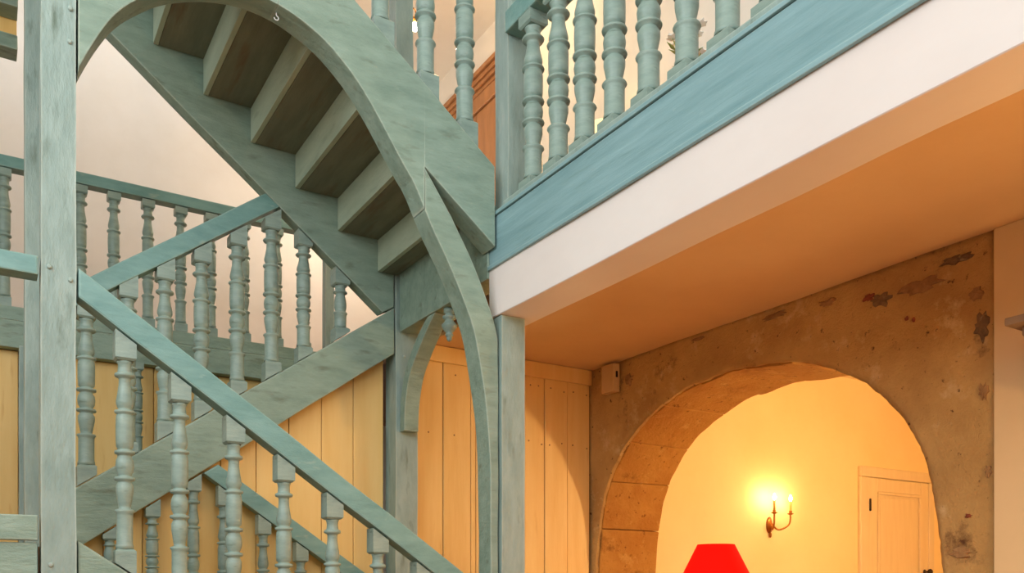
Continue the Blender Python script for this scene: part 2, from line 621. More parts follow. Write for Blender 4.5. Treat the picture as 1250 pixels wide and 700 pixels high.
bm = bmesh.new()
NR = 16
front, back, lip, lipo = [], [], [], []
for p, po in zip(full_in, full_out):
    q = outer_point(p)
    e = 0.5 + 0.5 * noise.noise(Vector((3, p[0] * 14, p[1] * 14))) + 0.35 * noise.noise(Vector((3, p[0] * 40, p[1] * 40)))
    f0 = 0.012 * e / TH
    pr = (p[0] + (po[0] - p[0]) * f0, p[1] + (po[1] - p[1]) * f0)
    rf, rb = [], []
    for k in range(NR + 1):
        f = k / NR
        y, z = pr[0] + (q[0] - pr[0]) * f, pr[1] + (q[1] - pr[1]) * f
        dx = noise.noise(Vector((0, y * 2.2, z * 2.2))) * 0.012 + noise.noise(Vector((5, y * 9, z * 9))) * 0.006
        if k == 0:
            dx += 0.008
        rf.append(bm.verts.new((XW + dx, y, z)))
        yb_, zb_ = po[0] + (q[0] - po[0]) * f, po[1] + (q[1] - po[1]) * f
        rb.append(bm.verts.new((XW + 0.54, yb_, zb_)))
    lip.append(bm.verts.new((XW + 0.032, pr[0], pr[1])))
    lipo.append(bm.verts.new((XW + 0.032, po[0], po[1])))
    front.append(rf)
    back.append(rb)
for i in range(len(full_in) - 1):
    for k in range(NR):
        bm.faces.new((front[i][k], front[i][k + 1], front[i + 1][k + 1], front[i + 1][k])).smooth = True
        bm.faces.new((back[i][k], back[i + 1][k], back[i + 1][k + 1], back[i][k + 1]))
    bm.faces.new((front[i][0], front[i + 1][0], lip[i + 1], lip[i]))
    bm.faces.new((lip[i], lip[i + 1], lipo[i + 1], lipo[i]))
    bm.faces.new((lipo[i], lipo[i + 1], back[i + 1][0], back[i][0]))
    bm.faces.new((front[i][NR], back[i][NR], back[i + 1][NR], front[i + 1][NR]))
# corners of the outline cut off by the radial projection
for ysign, Yc_ in ((1, Y1W), (-1, Y0W)):
    pts = [outer_point(p) for p in full_in]
    side = [p for p in pts if (p[0] - YC) * ysign > 0]
    top_ = min((p for p in side if abs(p[1] - ZC) < 1e-6), key=lambda p: -abs(p[0] - YC))
    edge = max((p for p in side if abs(p[0] - Yc_) < 1e-6), key=lambda p: p[1])
    tri = [(XW + 0.001, edge[0], edge[1]), (XW + 0.001, top_[0], top_[1]), (XW + 0.001, Yc_, ZC)]
    a = [bm.verts.new(v) for v in tri]
    b = [bm.verts.new((XW + 0.54, v[1], v[2])) for v in tri]
    bm.faces.new(a)
    bm.faces.new(b)
    for k in range(3):
        bm.faces.new((a[k], a[(k + 1) % 3], b[(k + 1) % 3], b[k]))
wr = struct(obj('wall_right', bm, STONE))

# arch stones: each voussoir and jamb stone is a piece of the stone wall
cum = [0]
for a, b in zip(arch_in, arch_in[1:]):
    cum.append(cum[-1] + math.hypot(b[0] - a[0], b[1] - a[1]))


def at_len(path, s):
    s = max(0, min(cum[-1], s))
    for i in range(len(cum) - 1):
        if s <= cum[i + 1]:
            f = (s - cum[i]) / (cum[i + 1] - cum[i])
            return (path[i][0] + (path[i + 1][0] - path[i][0]) * f, path[i][1] + (path[i + 1][1] - path[i][1]) * f)
    return path[-1]


cuts = [0, 0.33, 0.66, 0.96, 1.33, 1.64, 1.98, 2.30, 2.66, 2.98, 3.30, cum[-1]]
rnd = random.Random(3)
for a, b in zip(cuts, cuts[1:]):
    g = 0.0022
    n = 8
    ja = rnd.uniform(-0.004, 0.010)
    Ain, Aout = [], []
    for k in range(n + 1):
        s = a + g + (b - a - 2 * g) * k / n
        p, q = at_len(arch_in, s), at_len(arch_out, s)
        f = ja / TH
        Ain.append((p[0] + (q[0] - p[0]) * f, p[1] + (q[1] - p[1]) * f))
        Aout.append((p[0] + (q[0] - p[0]) * 0.985, p[1] + (q[1] - p[1]) * 0.985))
    bm = strip(Ain, Aout, XW + 0.034, XW + 0.535, 'X', amp=0.010, bev=0.008, freq=9)
    obj('voussoir', bm, STONE2, wr)
for sgn in (1, -1):
    z = 1.20
    for h in (0.42, 0.38, 0.40):
        y0, y1 = sorted((YC + sgn * 1.224, YC + sgn * (1.224 + TH - 0.004)))
        obj('jamb_stone', box(XW + 0.034, XW + 0.535, y0, y1, z - h + 0.003, z - 0.003, 0.01, 2), STONE2, wr)
        z -= h
# rubble stones and brick bits showing through the old render
RUBD = mat('dark_rubble', lin(104, 82, 58), lin(140, 108, 72), 0.9, 26, (1, 1, 1), 0.8, 40, spots=lin(150, 130, 96), spot_scale=30, spot_lo=0.6, spot_hi=0.7)
RUBB = mat('brown_rubble', lin(140, 102, 62), lin(178, 136, 86), 0.9, 22, (1, 1, 1), 0.8, 40)
BRICK = mat('brick_bit', lin(128, 62, 40), lin(150, 80, 52), 0.9, 20, (1, 1, 1), 0.6, 40)
rnd = random.Random(21)
for y, z, ry, rz, mt in ((2.433, 2.460, 0.075, 0.045, RUBD), (2.232, 2.462, 0.13, 0.045, RUBB), (2.492, 2.488, 0.045, 0.022, BRICK), (1.962, 2.215, 0.045, 0.075, RUBD),
                         (1.985, 2.36, 0.05, 0.035, RUBB), (2.72, 2.53, 0.07, 0.025, RUBB), (3.05, 2.555, 0.10, 0.022, RUBB), (2.02, 1.44, 0.022, 0.014, BRICK),
                         (1.955, 1.95, 0.03, 0.05, RUBB), (1.94, 1.62, 0.02, 0.035, RUBB), (4.22, 2.46, 0.05, 0.05, RUBB), (2.30, 2.34, 0.013, 0.013, BRICK), (2.265, 2.325, 0.010, 0.014, BRICK),
                         (3.6, 2.57, 0.08, 0.016, RUBB), (2.08, 2.53, 0.09, 0.03, RUBD), (2.055, 1.29, 0.07, 0.035, RUBB)):
    bm = bmesh.new()
    k = 19
    base = XW + noise.noise(Vector((0, y * 2.2, z * 2.2))) * 0.012 + noise.noise(Vector((5, y * 9, z * 9))) * 0.006
    rim, inn = [], []
    for i in range(k):
        a = 2 * math.pi * i / k
        f = rnd.uniform(0.55, 1.15)
        rim.append(bm.verts.new((base + 0.012, y + ry * f * math.cos(a), min(z + rz * f * math.sin(a), ZC - 0.004))))
        g_ = f * 0.72
        inn.append(bm.verts.new((base - 0.006 + rnd.uniform(-0.003, 0.003), y + ry * g_ * math.cos(a), min(z + rz * g_ * math.sin(a), ZC - 0.006))))
    c_ = bm.verts.new((base - 0.009, y, z))
    for i in range(k):
        bm.faces.new((rim[i], rim[(i + 1) % k], inn[(i + 1) % k], inn[i]))
        bm.faces.new((inn[i], inn[(i + 1) % k], c_))
    bm.faces.new(rim[::-1])
    obj('rubble_stone', bm, mt, wr)
# plastered wall beyond the stone, nearer the camera
struct(obj('wall_plaster', box(XW - 0.012, XW + 0.54, -3.1, Y0W - 0.002, 0, ZC, 0.004), CREAMW))

# room behind the arch
bx0 = XW + 0.54
struct(obj('wall_yellow', box(bx0, 8.6, 4.75, 4.87, 0, 3.0, 0), YELLOW))
struct(obj('wall_far', box(8.5, 8.62, 0.4, 4.75, 0, 3.0, 0), YELLOW))
struct(obj('wall_side', box(bx0, 8.6, 0.3, 0.42, 0, 3.0, 0), YELLOW))
struct(obj('ceiling_room', box(bx0, 8.6, 0.3, 4.87, 2.95, 3.05, 0), YELLOW))

# ochre board wall under the stairs: every plank its own piece
b_top = lambda x: 1.614 + 0.694 * (x - 0.375)
b_bot = lambda x: 1.352 + 0.710 * (x - 0.413)
ws = bpy.data.objects.new('wall_stair', None)
C.objects.link(ws)
struct(ws)
YB = 4.62
seams = [0.30, 0.50, 0.68, 0.87, 1.06, 1.246, 1.424, 1.609, 1.798, 1.984]
rnd = random.Random(11)
for a, b in zip(seams, seams[1:]):
    d = rnd.uniform(0, 0.006)
    bm = strip([(a + 0.002, 0), (b - 0.002, 0)], [(a + 0.002, b_bot(a) + 0.12), (b - 0.002, b_bot(b) + 0.12)], YB + d, YB + 0.03, 'Y', 0, 0.003)
    obj('plank', bm, OCHRE, ws)
seams = [2.155, 2.374, 2.565, 2.602, 2.78, 2.964, 3.117, 3.30, 3.488]
for a, b in zip(seams, seams[1:]):
    d = rnd.uniform(0, 0.006)
    obj('plank', box(a + 0.002, b - 0.002, YB + d, YB + 0.03, 0, 2.51, 0.003), OCHRE, ws)
bm = bmesh.new()
box(0.30, 1.984, YB + 0.031, YB + 0.045, 0, 1.3, 0, bm=bm)
box(2.155, 3.488, YB + 0.031, YB + 0.045, 0, ZC, 0, bm=bm)
obj('backing_board', bm, DARK, ws)
nail = None
for xn in (2.27, 2.46, 2.69, 2.87, 3.01, 3.08, 3.16, 3.26, 3.36, 3.45):
    for zn in (0.6, 2.08, 2.44):
        xx, zz = xn + rnd.uniform(-0.02, 0.02), zn + rnd.uniform(-0.01, 0.01)
        if nail is None:
            bm = lathe(bmesh.new(), [(0.0055, 0.0), (0.005, -0.0025), (0.002, -0.004)], 8, axis='Y')
            nail = obj('nail_head', bm, WOODB, ws, loc=(xx, YB + 0.0005, zz))
        else:
            inst('nail_head', nail, (xx, YB + 0.0005, zz), ws)
obj('cornice_board', strip(lerp((2.15, 2.503), (3.488, 2.497), 8), lerp((2.15, 2.597), (3.488, 2.597), 8), YB - 0.022, YB - 0.001, 'Y', 0.002, 0.004), OCHRE, ws)

# board wall below the far landing
wl = bpy.data.objects.new('wall_landing', None)
C.objects.link(wl)
struct(wl)
x = -1.6
while x < 2.2:
    w = rnd.uniform(0.17, 0.22)
    obj('plank', box(x + 0.002, x + w - 0.002, P3 + 0.07 + rnd.uniform(0, 0.005), P3 + 0.10, 0, 2.57, 0.003), OCHRE, wl)
    x += w

# far landing floor
struct(obj('landing_floor', box(-2.5, 2.25, P3 + 0.11, 7.3, 2.62, 2.80, 0), WOODB))
struct(obj('gallery_floor_rear', box(2.26, XW + 0.2, 4.66, 7.3, ZC + 0.02, ZF, 0), WOODB))

# ------------------------------------------------------------------ posts


def peg(parent, x, y, z, r=0.009):
    bm = lathe(bmesh.new(), [(r * 0.9, 0.012), (r, 0), (r * 0.95, -0.004), (r * 0.5, -0.007)], 10, axis='Y')
    obj('peg', bm, PAINT, parent, loc=(x, y, z))


p = obj('newel_post', post(0.170, 0.280, P1, P1 + 0.11, 0, TOP), PAINT)
tag(p, 'tall blue-green post carrying the curved bracket and the stair rail', 'post')
for px, pz in ((0.262, 3.20), (0.260, 3.082), (0.196, 2.27), (0.262, 2.235), (0.201, 1.222)):
    peg(p, px, P1 - 0.001, pz)
bm = post(0.160, 0.275, P2, P2 + 0.11, 0, TOP)
tag(obj('newel_post', bm, PAINT), 'blue-green post standing behind the bracket post, foot of the middle flight', 'post')
tag(obj('newel_post', post(0.178, 0.29, P3 - 0.10, P3 + 0.015, 0, 2.565), PAINT), 'dark blue-green post under the far landing beam', 'post')
tag(obj('newel_post', post(2.042, 2.168, 3.38, 3.478, 0, 2.405), PAINT), 'square blue-green post under the end of the white gallery beam', 'post')
tag(obj('newel_post', post(2.064, 2.176, 3.362, 3.478, 2.925, TOP), PAINT), 'blue-green post on the gallery corner ending the gallery balustrade', 'post')
bm = post(2.007, 2.146, P2, P2 + 0.145, 0, TOP)
for v in bm.verts:
    if v.co.z > 3.2 and v.co.x > 2.08:
        v.co.x -= 0.028            # the post narrows above the flight
p = tag(obj('newel_post', bm, PAINT), 'tall blue-green post between the ochre boards, wall lamp at its upper part', 'post')
for pz in (2.47, 2.66, 2.72):
    peg(p, 2.06, P2 - 0.001, pz, 0.008)
tag(obj('landing_post', post(2.085, 2.15, P3, P3 + 0.07, 2.825, TOP, 0.002, 0.004), PAINT), 'slim pale post at the end of the far landing rail', 'post')

# ------------------------------------------------------------------ upper flight
TRD, RSR = 0.2368, 0.1785
RX, RZ = 1.893, 2.925            # back of the second riser, underside of its tread
up_top = lambda x: 3.121 - 0.764 * (x - 1.984)
up_low = lambda x: 2.747 - 0.775 * (x - 1.984)
fs_low = lambda x: 2.731 - 0.785 * (x - 1.891)
fs_top = lambda x: fs_low(x) + 0.40
ARC = cat([(0.281, 2.981), (0.322, 3.074), (0.362, 3.155), (0.408, 3.231), (0.477, 3.309), (0.60, 3.405), (0.78, 3.475), (0.97, 3.488), (1.131, 3.442), (1.26, 3.357),
           (1.388, 3.222), (1.547, 2.995), (1.612, 2.904), (1.685, 2.752), (1.775, 2.599), (1.855, 2.437), (1.91, 2.293),
           (1.953, 2.073), (1.984, 1.812), (1.993, 1.51), (1.996, 1.207), (1.998, 0.75)], 4)


def arc_z(x):
    for p, q in zip(ARC, ARC[1:]):
        if p[0] <= x <= q[0] and q[0] > p[0]:
            return p[1] + (q[1] - p[1]) * (x - p[0]) / (q[0] - p[0])
    return -1


uf = thing('stair_flight', 'closed upper stair flight seen from below, with dark treads and risers with daylight painted in', 'stairs', (2.0, 3.95, 2.6))
xs = [0.288 + (2.017 - 0.288) * i / 70 for i in range(71)]
XL = 1.005          # where the corner bracket meets the stringer
XS = 1.655          # where the long brace leaves the stringer
xs = sorted([x for x in xs if abs(x - XS) > 0.010 and abs(x - XL) > 0.010] + [XS, XS + 0.0005, XL, XL + 0.0005])
KEEP = [(XS - 0.006, XS + 0.008), (XL - 0.008, XL + 0.008)]
low = [(x, arc_z(x) if XL < x <= XS else up_low(x)) for x in xs]
top = [(x, up_top(x)) for x in xs]
obj('stringer', strip(top, low, P1, P1 + 0.12, 'Y', 0.003, 0.006, keep=KEEP), PAINT_X, uf)
xs = [0.288 + (1.998 - 0.288) * i / 24 for i in range(25)]
obj('stringer', strip([(x, min(fs_top(x), TOP)) for x in xs], [(x, max(fs_low(x), b_top(x) + 0.004)) for x in xs], P2 + 0.001, P2 + 0.085, 'Y', 0.003, 0.007), PAINT_X, uf)
ya, yb = P1 + 0.124, P2 - 0.007
for k in range(0, 8):
    x, z = RX - TRD * k, RZ + RSR * k
    if x - TRD < 0.15:
        break
    # tread: from the riser above it to a short nosing over the riser below
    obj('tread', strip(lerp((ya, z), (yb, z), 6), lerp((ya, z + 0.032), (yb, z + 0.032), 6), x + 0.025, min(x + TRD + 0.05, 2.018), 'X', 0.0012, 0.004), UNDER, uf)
    obj('riser', strip(lerp((ya, z), (yb, z), 6), lerp((ya, z + RSR - 0.001), (yb, z + RSR - 0.001), 6), x, x + 0.024, 'X', 0.0012, 0.003), RISER_LIT, uf)

obj('riser', box(2.149, 2.168, ya + 0.01, yb - 0.02, 2.74, 3.03, 0.002), RISER_LIT, uf)
# curved bracket filling the corner between post and stringer, and the long brace on the gallery post
i0 = max(i for i, p in enumerate(ARC) if p[0] <= 0.97 and p[1] > 3.2)
L1 = [(max(p[0], 0.287), p[1]) for p in ARC if p[0] < XL - 0.01] + [(XL - 0.001, arc_z(XL - 0.001))]
L1 = [p for p in L1 if up_low(p[0]) - p[1] > 0.006]
br = obj('curved_bracket', strip([(x, up_low(x) - 0.003) for x, z in L1], L1, P1, P1 + 0.12, 'Y', 0.003, 0.006, keep=KEEP), PAINT_X)
tag(br, 'blue-green curved wooden bracket rising from the tall post to the upper stringer', 'bracket')
R1 = [(XS + 0.003, arc_z(XS + 0.003))] + [p for p in cat(ARC[40:], 2) if p[0] >= XS + 0.02]
OUT = []
for i, q in enumerate(R1):
    a, b = R1[max(0, i - 1)], R1[min(len(R1) - 1, i + 1)]
    dx, dz = b[0] - a[0], b[1] - a[1]
    l = math.hypot(dx, dz)
    nx, nz = -dz / l, dx / l
    t = 0.120
    while t > 0.004 and (q[1] + nz * t > up_low(q[0] + nx * t) - 0.009):
        t -= 0.001
    OUT.append((min(q[0] + nx * t, 2.034), q[1] + nz * t))
OUT[0] = (XS + 0.003, up_low(XS + 0.003) - 0.004)
br = obj('curved_brace', strip(OUT, R1, P1, P1 + 0.12, 'Y', 0.003, 0.006, keep=KEEP), PAINT_X)
tag(br, 'long curved blue-green brace sweeping from the upper stringer down the gallery post', 'brace')

# crossbeam with pendant and small brace
cb = thing('crossbeam', 'short green crossbeam below the upper flight with a turned pendant', 'beam', (2.08, 4.0, 2.6))
obj('timber', strip(lerp((3.482, 2.60), (4.488, 2.60), 10), lerp((3.482, 2.958), (4.488, 2.958), 10), 2.024, 2.14, 'X', 0.003, 0.008), PAINT_X, cb)
bm = lathe(bmesh.new(), [(0.030, 2.597), (0.030, 2.575), (0.022, 2.57), (0.022, 2.562), (0.036, 2.556), (0.036, 2.546), (0.022, 2.540), (0.024, 2.53),
                         (0.040, 2.512), (0.041, 2.502), (0.030, 2.485), (0.018, 2.472), (0.018, 2.466), (0.021, 2.462), (0.021, 2.455), (0.013, 2.45),
                         (0.015, 2.443), (0.012, 2.432), (0.004, 2.425)], 20, c=(2.07, 3.96, 0))
obj('pendant', bm, TURN, cb)
bo = cat([(4.497, 2.03), (4.495, 2.10), (4.484, 2.22), (4.43, 2.36), (4.345, 2.455), (4.23, 2.545), (4.14, 2.597)], 5)
bi = cat([(4.435, 2.03), (4.432, 2.10), (4.415, 2.21), (4.365, 2.33), (4.285, 2.415), (4.165, 2.515), (4.05, 2.597)], 5)
tag(obj('curved_brace', strip(bo, bi, 2.03, 2.12, 'X', 0.0015, 0.004), PAINT_X), 'small curved green brace under the crossbeam beside the pendant', 'brace')

# cup hook in the arch
bm = tube(bmesh.new(), [(1.012, P1 + 0.05, 3.484 + 0.0), (1.012, P1 + 0.05, 3.468)] +
          [(1.012 + 0.009 * math.sin(a) * 1.0, P1 + 0.05, 3.459 + 0.009 * math.cos(a)) for a in [math.radians(d) for d in range(0, 271, 30)]], 0.0022, 6)
tag(obj('cup_hook', bm, WMET), 'small white metal cup hook under the curved stringer', 'hook')

# balusters on the upper flight: bases cut to the slope
ub = thing('stair_balustrade', 'turned blue-green balusters rising along the upper flight', 'balustrade', (1.65, P1 + 0.06, 3.3))
me = baluster_mesh('baluster_upper', 0.892, 0.085, 0.09, -0.764, -0.764, R=0.043, half=0.046)
for x in (1.470, 1.688, 1.888):
    inst('baluster', me, (x, P1 + 0.060, up_top(x) + 0.006), ub)
for x in (1.25, 1.05):
    inst('baluster', me, (x, P1 + 0.055, up_top(x) + 0.006), ub)
xs = lerp((0.30, 0), (2.062, 0), 14)
obj('handrail', strip([(x, up_top(x) + 1.0) for x, _ in xs], [(x, up_top(x) + 0.904) for x, _ in xs], P1 + 0.02, P1 + 0.09, 'Y', 0.002, 0.01), TEAL, ub)

# ------------------------------------------------------------------ middle flight
mf = thing('stair_flight', 'middle stair flight climbing beside the ochre boards with a broad green stringer', 'stairs', (0.3, 4.6, 1.3))
xs = [x for x, _ in lerp((0.284, 0), (2.000, 0), 24)]
obj('stringer', strip([(x, b_top(x)) for x in xs], [(x, b_bot(x)) for x in xs], P2 + 0.002, P2 + 0.085, 'Y', 0.003, 0.008), PAINT_X, mf)
xs = [x for x, _ in lerp((0.296, 0), (2.004, 0), 24)]
obj('stringer', strip([(x, b_top(x)) for x in xs], [(x, b_bot(x)) for x in xs], P3 - 0.10, P3 - 0.02, 'Y', 0.003, 0.008), PAINT_X, mf)
for k in range(8):
    x, z = 0.32 + 0.235 * k, 1.36 + 0.163 * k
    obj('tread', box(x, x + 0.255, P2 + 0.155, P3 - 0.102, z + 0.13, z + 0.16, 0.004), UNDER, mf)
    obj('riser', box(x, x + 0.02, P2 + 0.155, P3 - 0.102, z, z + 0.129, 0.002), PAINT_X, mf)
mb = thing('stair_balustrade', 'balustrade of the middle flight climbing to the post between the ochre boards', 'balustrade', (1.0, P2 + 0.04, 1.9))
r_top = lambda x: 2.631 + 0.720 * (x - 0.447)
r_bot = lambda x: r_top(x) - 0.108
n = 14
tx, bx_ = 1.262, 1.338
ts = [0.284 + (tx - 0.284) * i / n for i in range(n + 1)]
bs = [0.284 + (bx_ - 0.284) * i / n for i in range(n + 1)]
obj('handrail', strip([(x, r_top(x)) for x in ts], [(x, r_bot(x)) for x in bs], P2 - 0.004, P2 + 0.075, 'Y', 0.0025, 0.006), TEAL, mb)
me = baluster_mesh('baluster_middle', r_bot(0.9) - b_top(0.9) - 0.012, 0.075, 0.085, 0.694, 0.72, R=0.039, half=0.042)
for x in (0.406, 0.588, 0.759, 0.935, 1.114, 1.293):
    x += 0.012
    inst('baluster', me, (x, P2 + 0.042, b_top(x) + 0.006), mb)
x = 1.480
inst('baluster', baluster_mesh('baluster_shorter', fs_low(x) - b_top(x) - 0.018, 0.06, 0.055, 0.694, -0.785, R=0.038, half=0.040), (x, P2 + 0.042, b_top(x) + 0.006), mb)
x = 1.690
inst('baluster', baluster_mesh('baluster_shortest', fs_low(x) - b_top(x) - 0.018, 0.05, 0.06, 0.694, -0.785, R=0.038, half=0.042, prof=TPS), (x, P2 + 0.042, b_top(x) + 0.006), mb)

# ------------------------------------------------------------------ lower flight
a_top = lambda x: 2.287 - 0.6903 * (x - 0.286)
a_bot = lambda x: a_top(x) - 0.106
s_top = lambda x: 1.312 - 0.6903 * (x - 0.286)
lf = thing('stair_flight', 'lower stair flight descending from the near landing, mostly below the view', 'stairs', (1.9, 3.95, 0.0))
for y0 in (P1 + 0.012, P2 + 0.004):
    xs = [x for x, _ in lerp((0.288, 0), (1.984, 0), 20)]
    cap = (lambda x: 9) if y0 < 4 else (lambda x: b_bot(x) - 0.006)
    obj('stringer', strip([(x, min(s_top(x), cap(x))) for x in xs], [(x, max(0.002, s_top(x) - 0.30)) for x in xs], y0, y0 + 0.075, 'Y', 0.0025, 0.008), PAINT_X, lf)
for k in range(7):
    x, z = 0.30 + 0.235 * k, 1.24 - 0.1622 * k
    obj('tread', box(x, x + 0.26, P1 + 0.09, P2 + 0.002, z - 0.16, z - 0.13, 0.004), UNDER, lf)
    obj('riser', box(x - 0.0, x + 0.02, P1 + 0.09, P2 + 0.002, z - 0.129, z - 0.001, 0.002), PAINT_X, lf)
ab = thing('stair_balustrade', 'front balustrade of the lower flight with a teal handrail sloping down from the bracket post', 'balustrade', (1.0, P1 + 0.05, 1.2))
xs = [x for x, _ in lerp((0.287, 0), (1.984, 0), 20)]
obj('handrail', strip([(x, a_top(x)) for x in xs], [(x, a_bot(x)) for x in xs], P1 - 0.005, P1 + 0.085, 'Y', 0.0025, 0.007), TEAL, ab)
HB = a_bot(1) - s_top(1)
me = baluster_mesh('baluster_lower', HB - 0.012, 0.075, 0.085, -0.69, -0.69, R=0.032, half=0.036)
for x in (0.433, 0.626, 0.829, 1.029, 1.235, 1.44, 1.645, 1.85):
    x += 0.012
    inst('baluster', me, (x, P1 + 0.045, s_top(x) + 0.006), ab)
cbal = thing('stair_balustrade', 'rear balustrade of the lower flight passing under the broad middle stringer', 'balustrade', (1.3, P2 + 0.04, 0.9))
c_top = lambda x: 1.778 - 0.6903 * (x - 1.011)
c_bot = lambda x: c_top(x) - 0.10
# left end cut along the underside of the middle stringer
xa = 1.022
xb = (1.778 + 0.6903 * 1.011 - 0.10 - 1.352 + 0.71 * 0.413) / (0.71 + 0.6903) + 0.010
n = 14
obj('handrail', strip([(xa + (2.004 - xa) * i / n, c_top(xa + (2.004 - xa) * i / n)) for i in range(n + 1)],
                      [(xb + (2.004 - xb) * i / n, c_bot(xb + (2.004 - xb) * i / n)) for i in range(n + 1)], P2, P2 + 0.08, 'Y', 0.0025, 0.006), TEAL, cbal)
me = baluster_mesh('baluster_lower_rear', c_bot(1) - s_top(1) - 0.012, 0.075, 0.085, -0.69, -0.69, half=0.034)
for x in (1.057, 1.261, 1.463, 1.662, 1.862):
    inst('baluster', me, (x, P2 + 0.04, s_top(x) + 0.006), cbal)
for i, x in enumerate((0.520, 0.712, 0.907)):
    h = min(b_bot(x), 9) - s_top(x) - 0.016
    inst('baluster', baluster_mesh('baluster_under_stringer', h, 0.05 if h < 0.5 else 0.07, 0.05 if h < 0.5 else 0.07, -0.69, 0.71, half=0.034,
                                   prof=TPS if h < 0.45 else TP), (x, P2 + 0.04, s_top(x) + 0.006), cbal)

# ------------------------------------------------------------------ near landing on the left
nl = thing('landing_guard', 'teal rail and plank edge of the near landing left of the bracket post', 'railing', (-0.4, P1 + 0.04, 1.3))
obj('handrail', strip(lerp((-1.2, 2.240), (0.162, 2.236), 10), lerp((-1.2, 2.306), (0.162, 2.303), 10), P1 - 0.002, P1 + 0.085, 'Y', 0.002, 0.006), TEAL, nl)
obj('edge_plank', strip(lerp((-1.2, 1.307), (0.162, 1.308), 10), lerp((-1.2, 1.395), (0.162, 1.396), 10), P1 + 0.005, P1 + 0.05, 'Y', 0.002, 0.004), PAINT_X, nl)
obj('edge_panel', box(-1.2, 0.162, P1 + 0.02, P1 + 0.045, 0.02, 1.300, 0.003), PAINT_X, nl)
me = baluster_mesh('baluster_landing', 2.236 - 1.397, 0.06, 0.07, 0, 0, half=0.034)
for x in (-0.08, -0.28, -0.48):
    inst('baluster', me, (x, P1 + 0.030, 1.398), nl)
struct(obj('landing_near', box(-1.6, 0.278, P1 + 0.125, P3 - 0.07, 1.20, 1.29, 0), WOODB))

# ------------------------------------------------------------------ far landing
lb = thing('landing_balustrade', 'level balustrade on the far landing before the pale wall', 'balustrade', (0.9, P3 + 0.05, 2.6))
obj('edge_beam', strip(lerp((-1.6, 2.572), (2.2, 2.572), 16), lerp((-1.6, 2.735), (2.2, 2.735), 16), P3 - 0.01, P3 + 0.068, 'Y', 0.003, 0.006), PAINT_X, lb)
obj('sill', strip(lerp((-1.6, 2.738), (2.2, 2.738), 16), lerp((-1.6, 2.82), (2.2, 2.82), 16), P3, P3 + 0.11, 'Y', 0.003, 0.006), PAINT_X, lb)
obj('handrail', strip(lerp((-1.6, 3.640), (2.083, 3.650), 16), lerp((-1.6, 3.712), (2.083, 3.722), 16), P3 + 0.0, P3 + 0.085, 'Y', 0.002, 0.008), TEAL, lb)
me = baluster_mesh('baluster_far', 3.642 - 2.821, 0.06, 0.05, 0, 0, R=0.036, half=0.038)
for x in (-0.296, -0.096, 0.104, 0.310, 0.514, 0.704, 0.906, 1.107, 1.299, 1.521, 1.746, 1.945):
    inst('baluster', me, (x, P3 + 0.045, 2.821), lb)
fb = thing('hanging_balustrade', 'dark balusters under the far landing beam before the ochre boards', 'balustrade', (0.9, P3, 1.9))
for x in (0.83, 1.035, 1.235):
    h = 2.562 - b_top(x) - 0.008
    inst('baluster', baluster_mesh('baluster_hanging', h, 0.05, 0.05, 0.694, 0, half=0.032, prof=TP if h > 0.55 else TPS), (x, P3 - 0.060, b_top(x) + 0.006), fb)

# upper landing at the top of the stairs, seen at the corner of the view
ul = thing('upper_landing', 'underside of the upper landing with green beams and an ochre board between them', 'landing', (-0.6, 5.3, 4.0))
obj('beam', strip(lerp((-1.6, 4.035), (0.156, 4.035), 10), lerp((-1.6, 4.112), (0.156, 4.112), 10), 5.30, 5.43, 'Y', 0.002, 0.005), PAINT_X, ul)
for a, b in zip((-1.6, -1.2, -0.8, -0.42, -0.0), (-1.2, -0.8, -0.42, -0.0, 0.156)):
    obj('board', box(a + 0.002, b - 0.002, 5.39, 5.42, 4.113, 4.262, 0.002), OCHRE, ul)
obj('beam', strip(lerp((-1.6, 4.235), (0.156, 4.235), 10), lerp((-1.6, 4.40), (0.156, 4.40), 10), 5.25, 5.385, 'Y', 0.002, 0.005), PAINT_X, ul)
obj('deck', box(-1.6, 0.156, P1 + 0.13, 5.245, 4.30, 4.36, 0.003), UNDER, ul)

# ------------------------------------------------------------------ gallery edge and balustrade
gf = thing('gallery_edge', 'teal moulded board along the gallery edge above the white beam', 'fascia', (XG, 1.0, 2.64))
obj('fascia_board', strip(lerp((-3.0, 2.662), (3.478, 2.655), 30), lerp((-3.0, 2.872), (3.478, 2.872), 30), XG, XG + 0.03, 'X', 0.002, 0.003), TEALF, gf)
obj('upper_moulding', strip(lerp((-3.0, 2.874), (3.478, 2.874), 30), lerp((-3.0, 2.892), (3.478, 2.892), 30), XG - 0.010, XG + 0.03, 'X', 0.001, 0.004), TEALF, gf)
obj('lower_moulding', strip(lerp((-3.0, 2.633), (3.478, 2.633), 30), lerp((-3.0, 2.653), (3.478, 2.653), 30), XG - 0.012, XG + 0.004, 'X', 0.001, 0.004), TEALF, gf)
obj('sill', strip(lerp((-3.0, 2.893), (3.360, 2.893), 30), lerp((-3.0, 2.920), (3.360, 2.920), 30), XG + 0.002, XG + 0.125, 'X', 0.001, 0.004), PAINT, gf)
gb = thing('gallery_balustrade', 'row of turned balusters along the gallery edge under a teal rail', 'balustrade', (XG + 0.06, 2.0, 2.92))
obj('handrail', strip(lerp((-3.0, 3.700), (3.360, 3.700), 20), lerp((-3.0, 3.80), (3.360, 3.80), 20), XG + 0.012, XG + 0.108, 'X', 0.001, 0.008), TEAL, gb)
me = baluster_mesh('baluster_gallery', 3.699 - 2.921, 0.045, 0.055, 0, 0, R=0.045, half=0.048)
ys = [3.165, 2.968, 2.780, 2.587, 2.385, 2.184, 1.992, 1.800]
while ys[-1] > -0.5:
    ys.append(ys[-1] - 0.198)
for y in ys:
    y += 0.028
    inst('baluster', me, (XG + 0.062, y, 2.921), gb)

# ------------------------------------------------------------------ lamps and furnishings


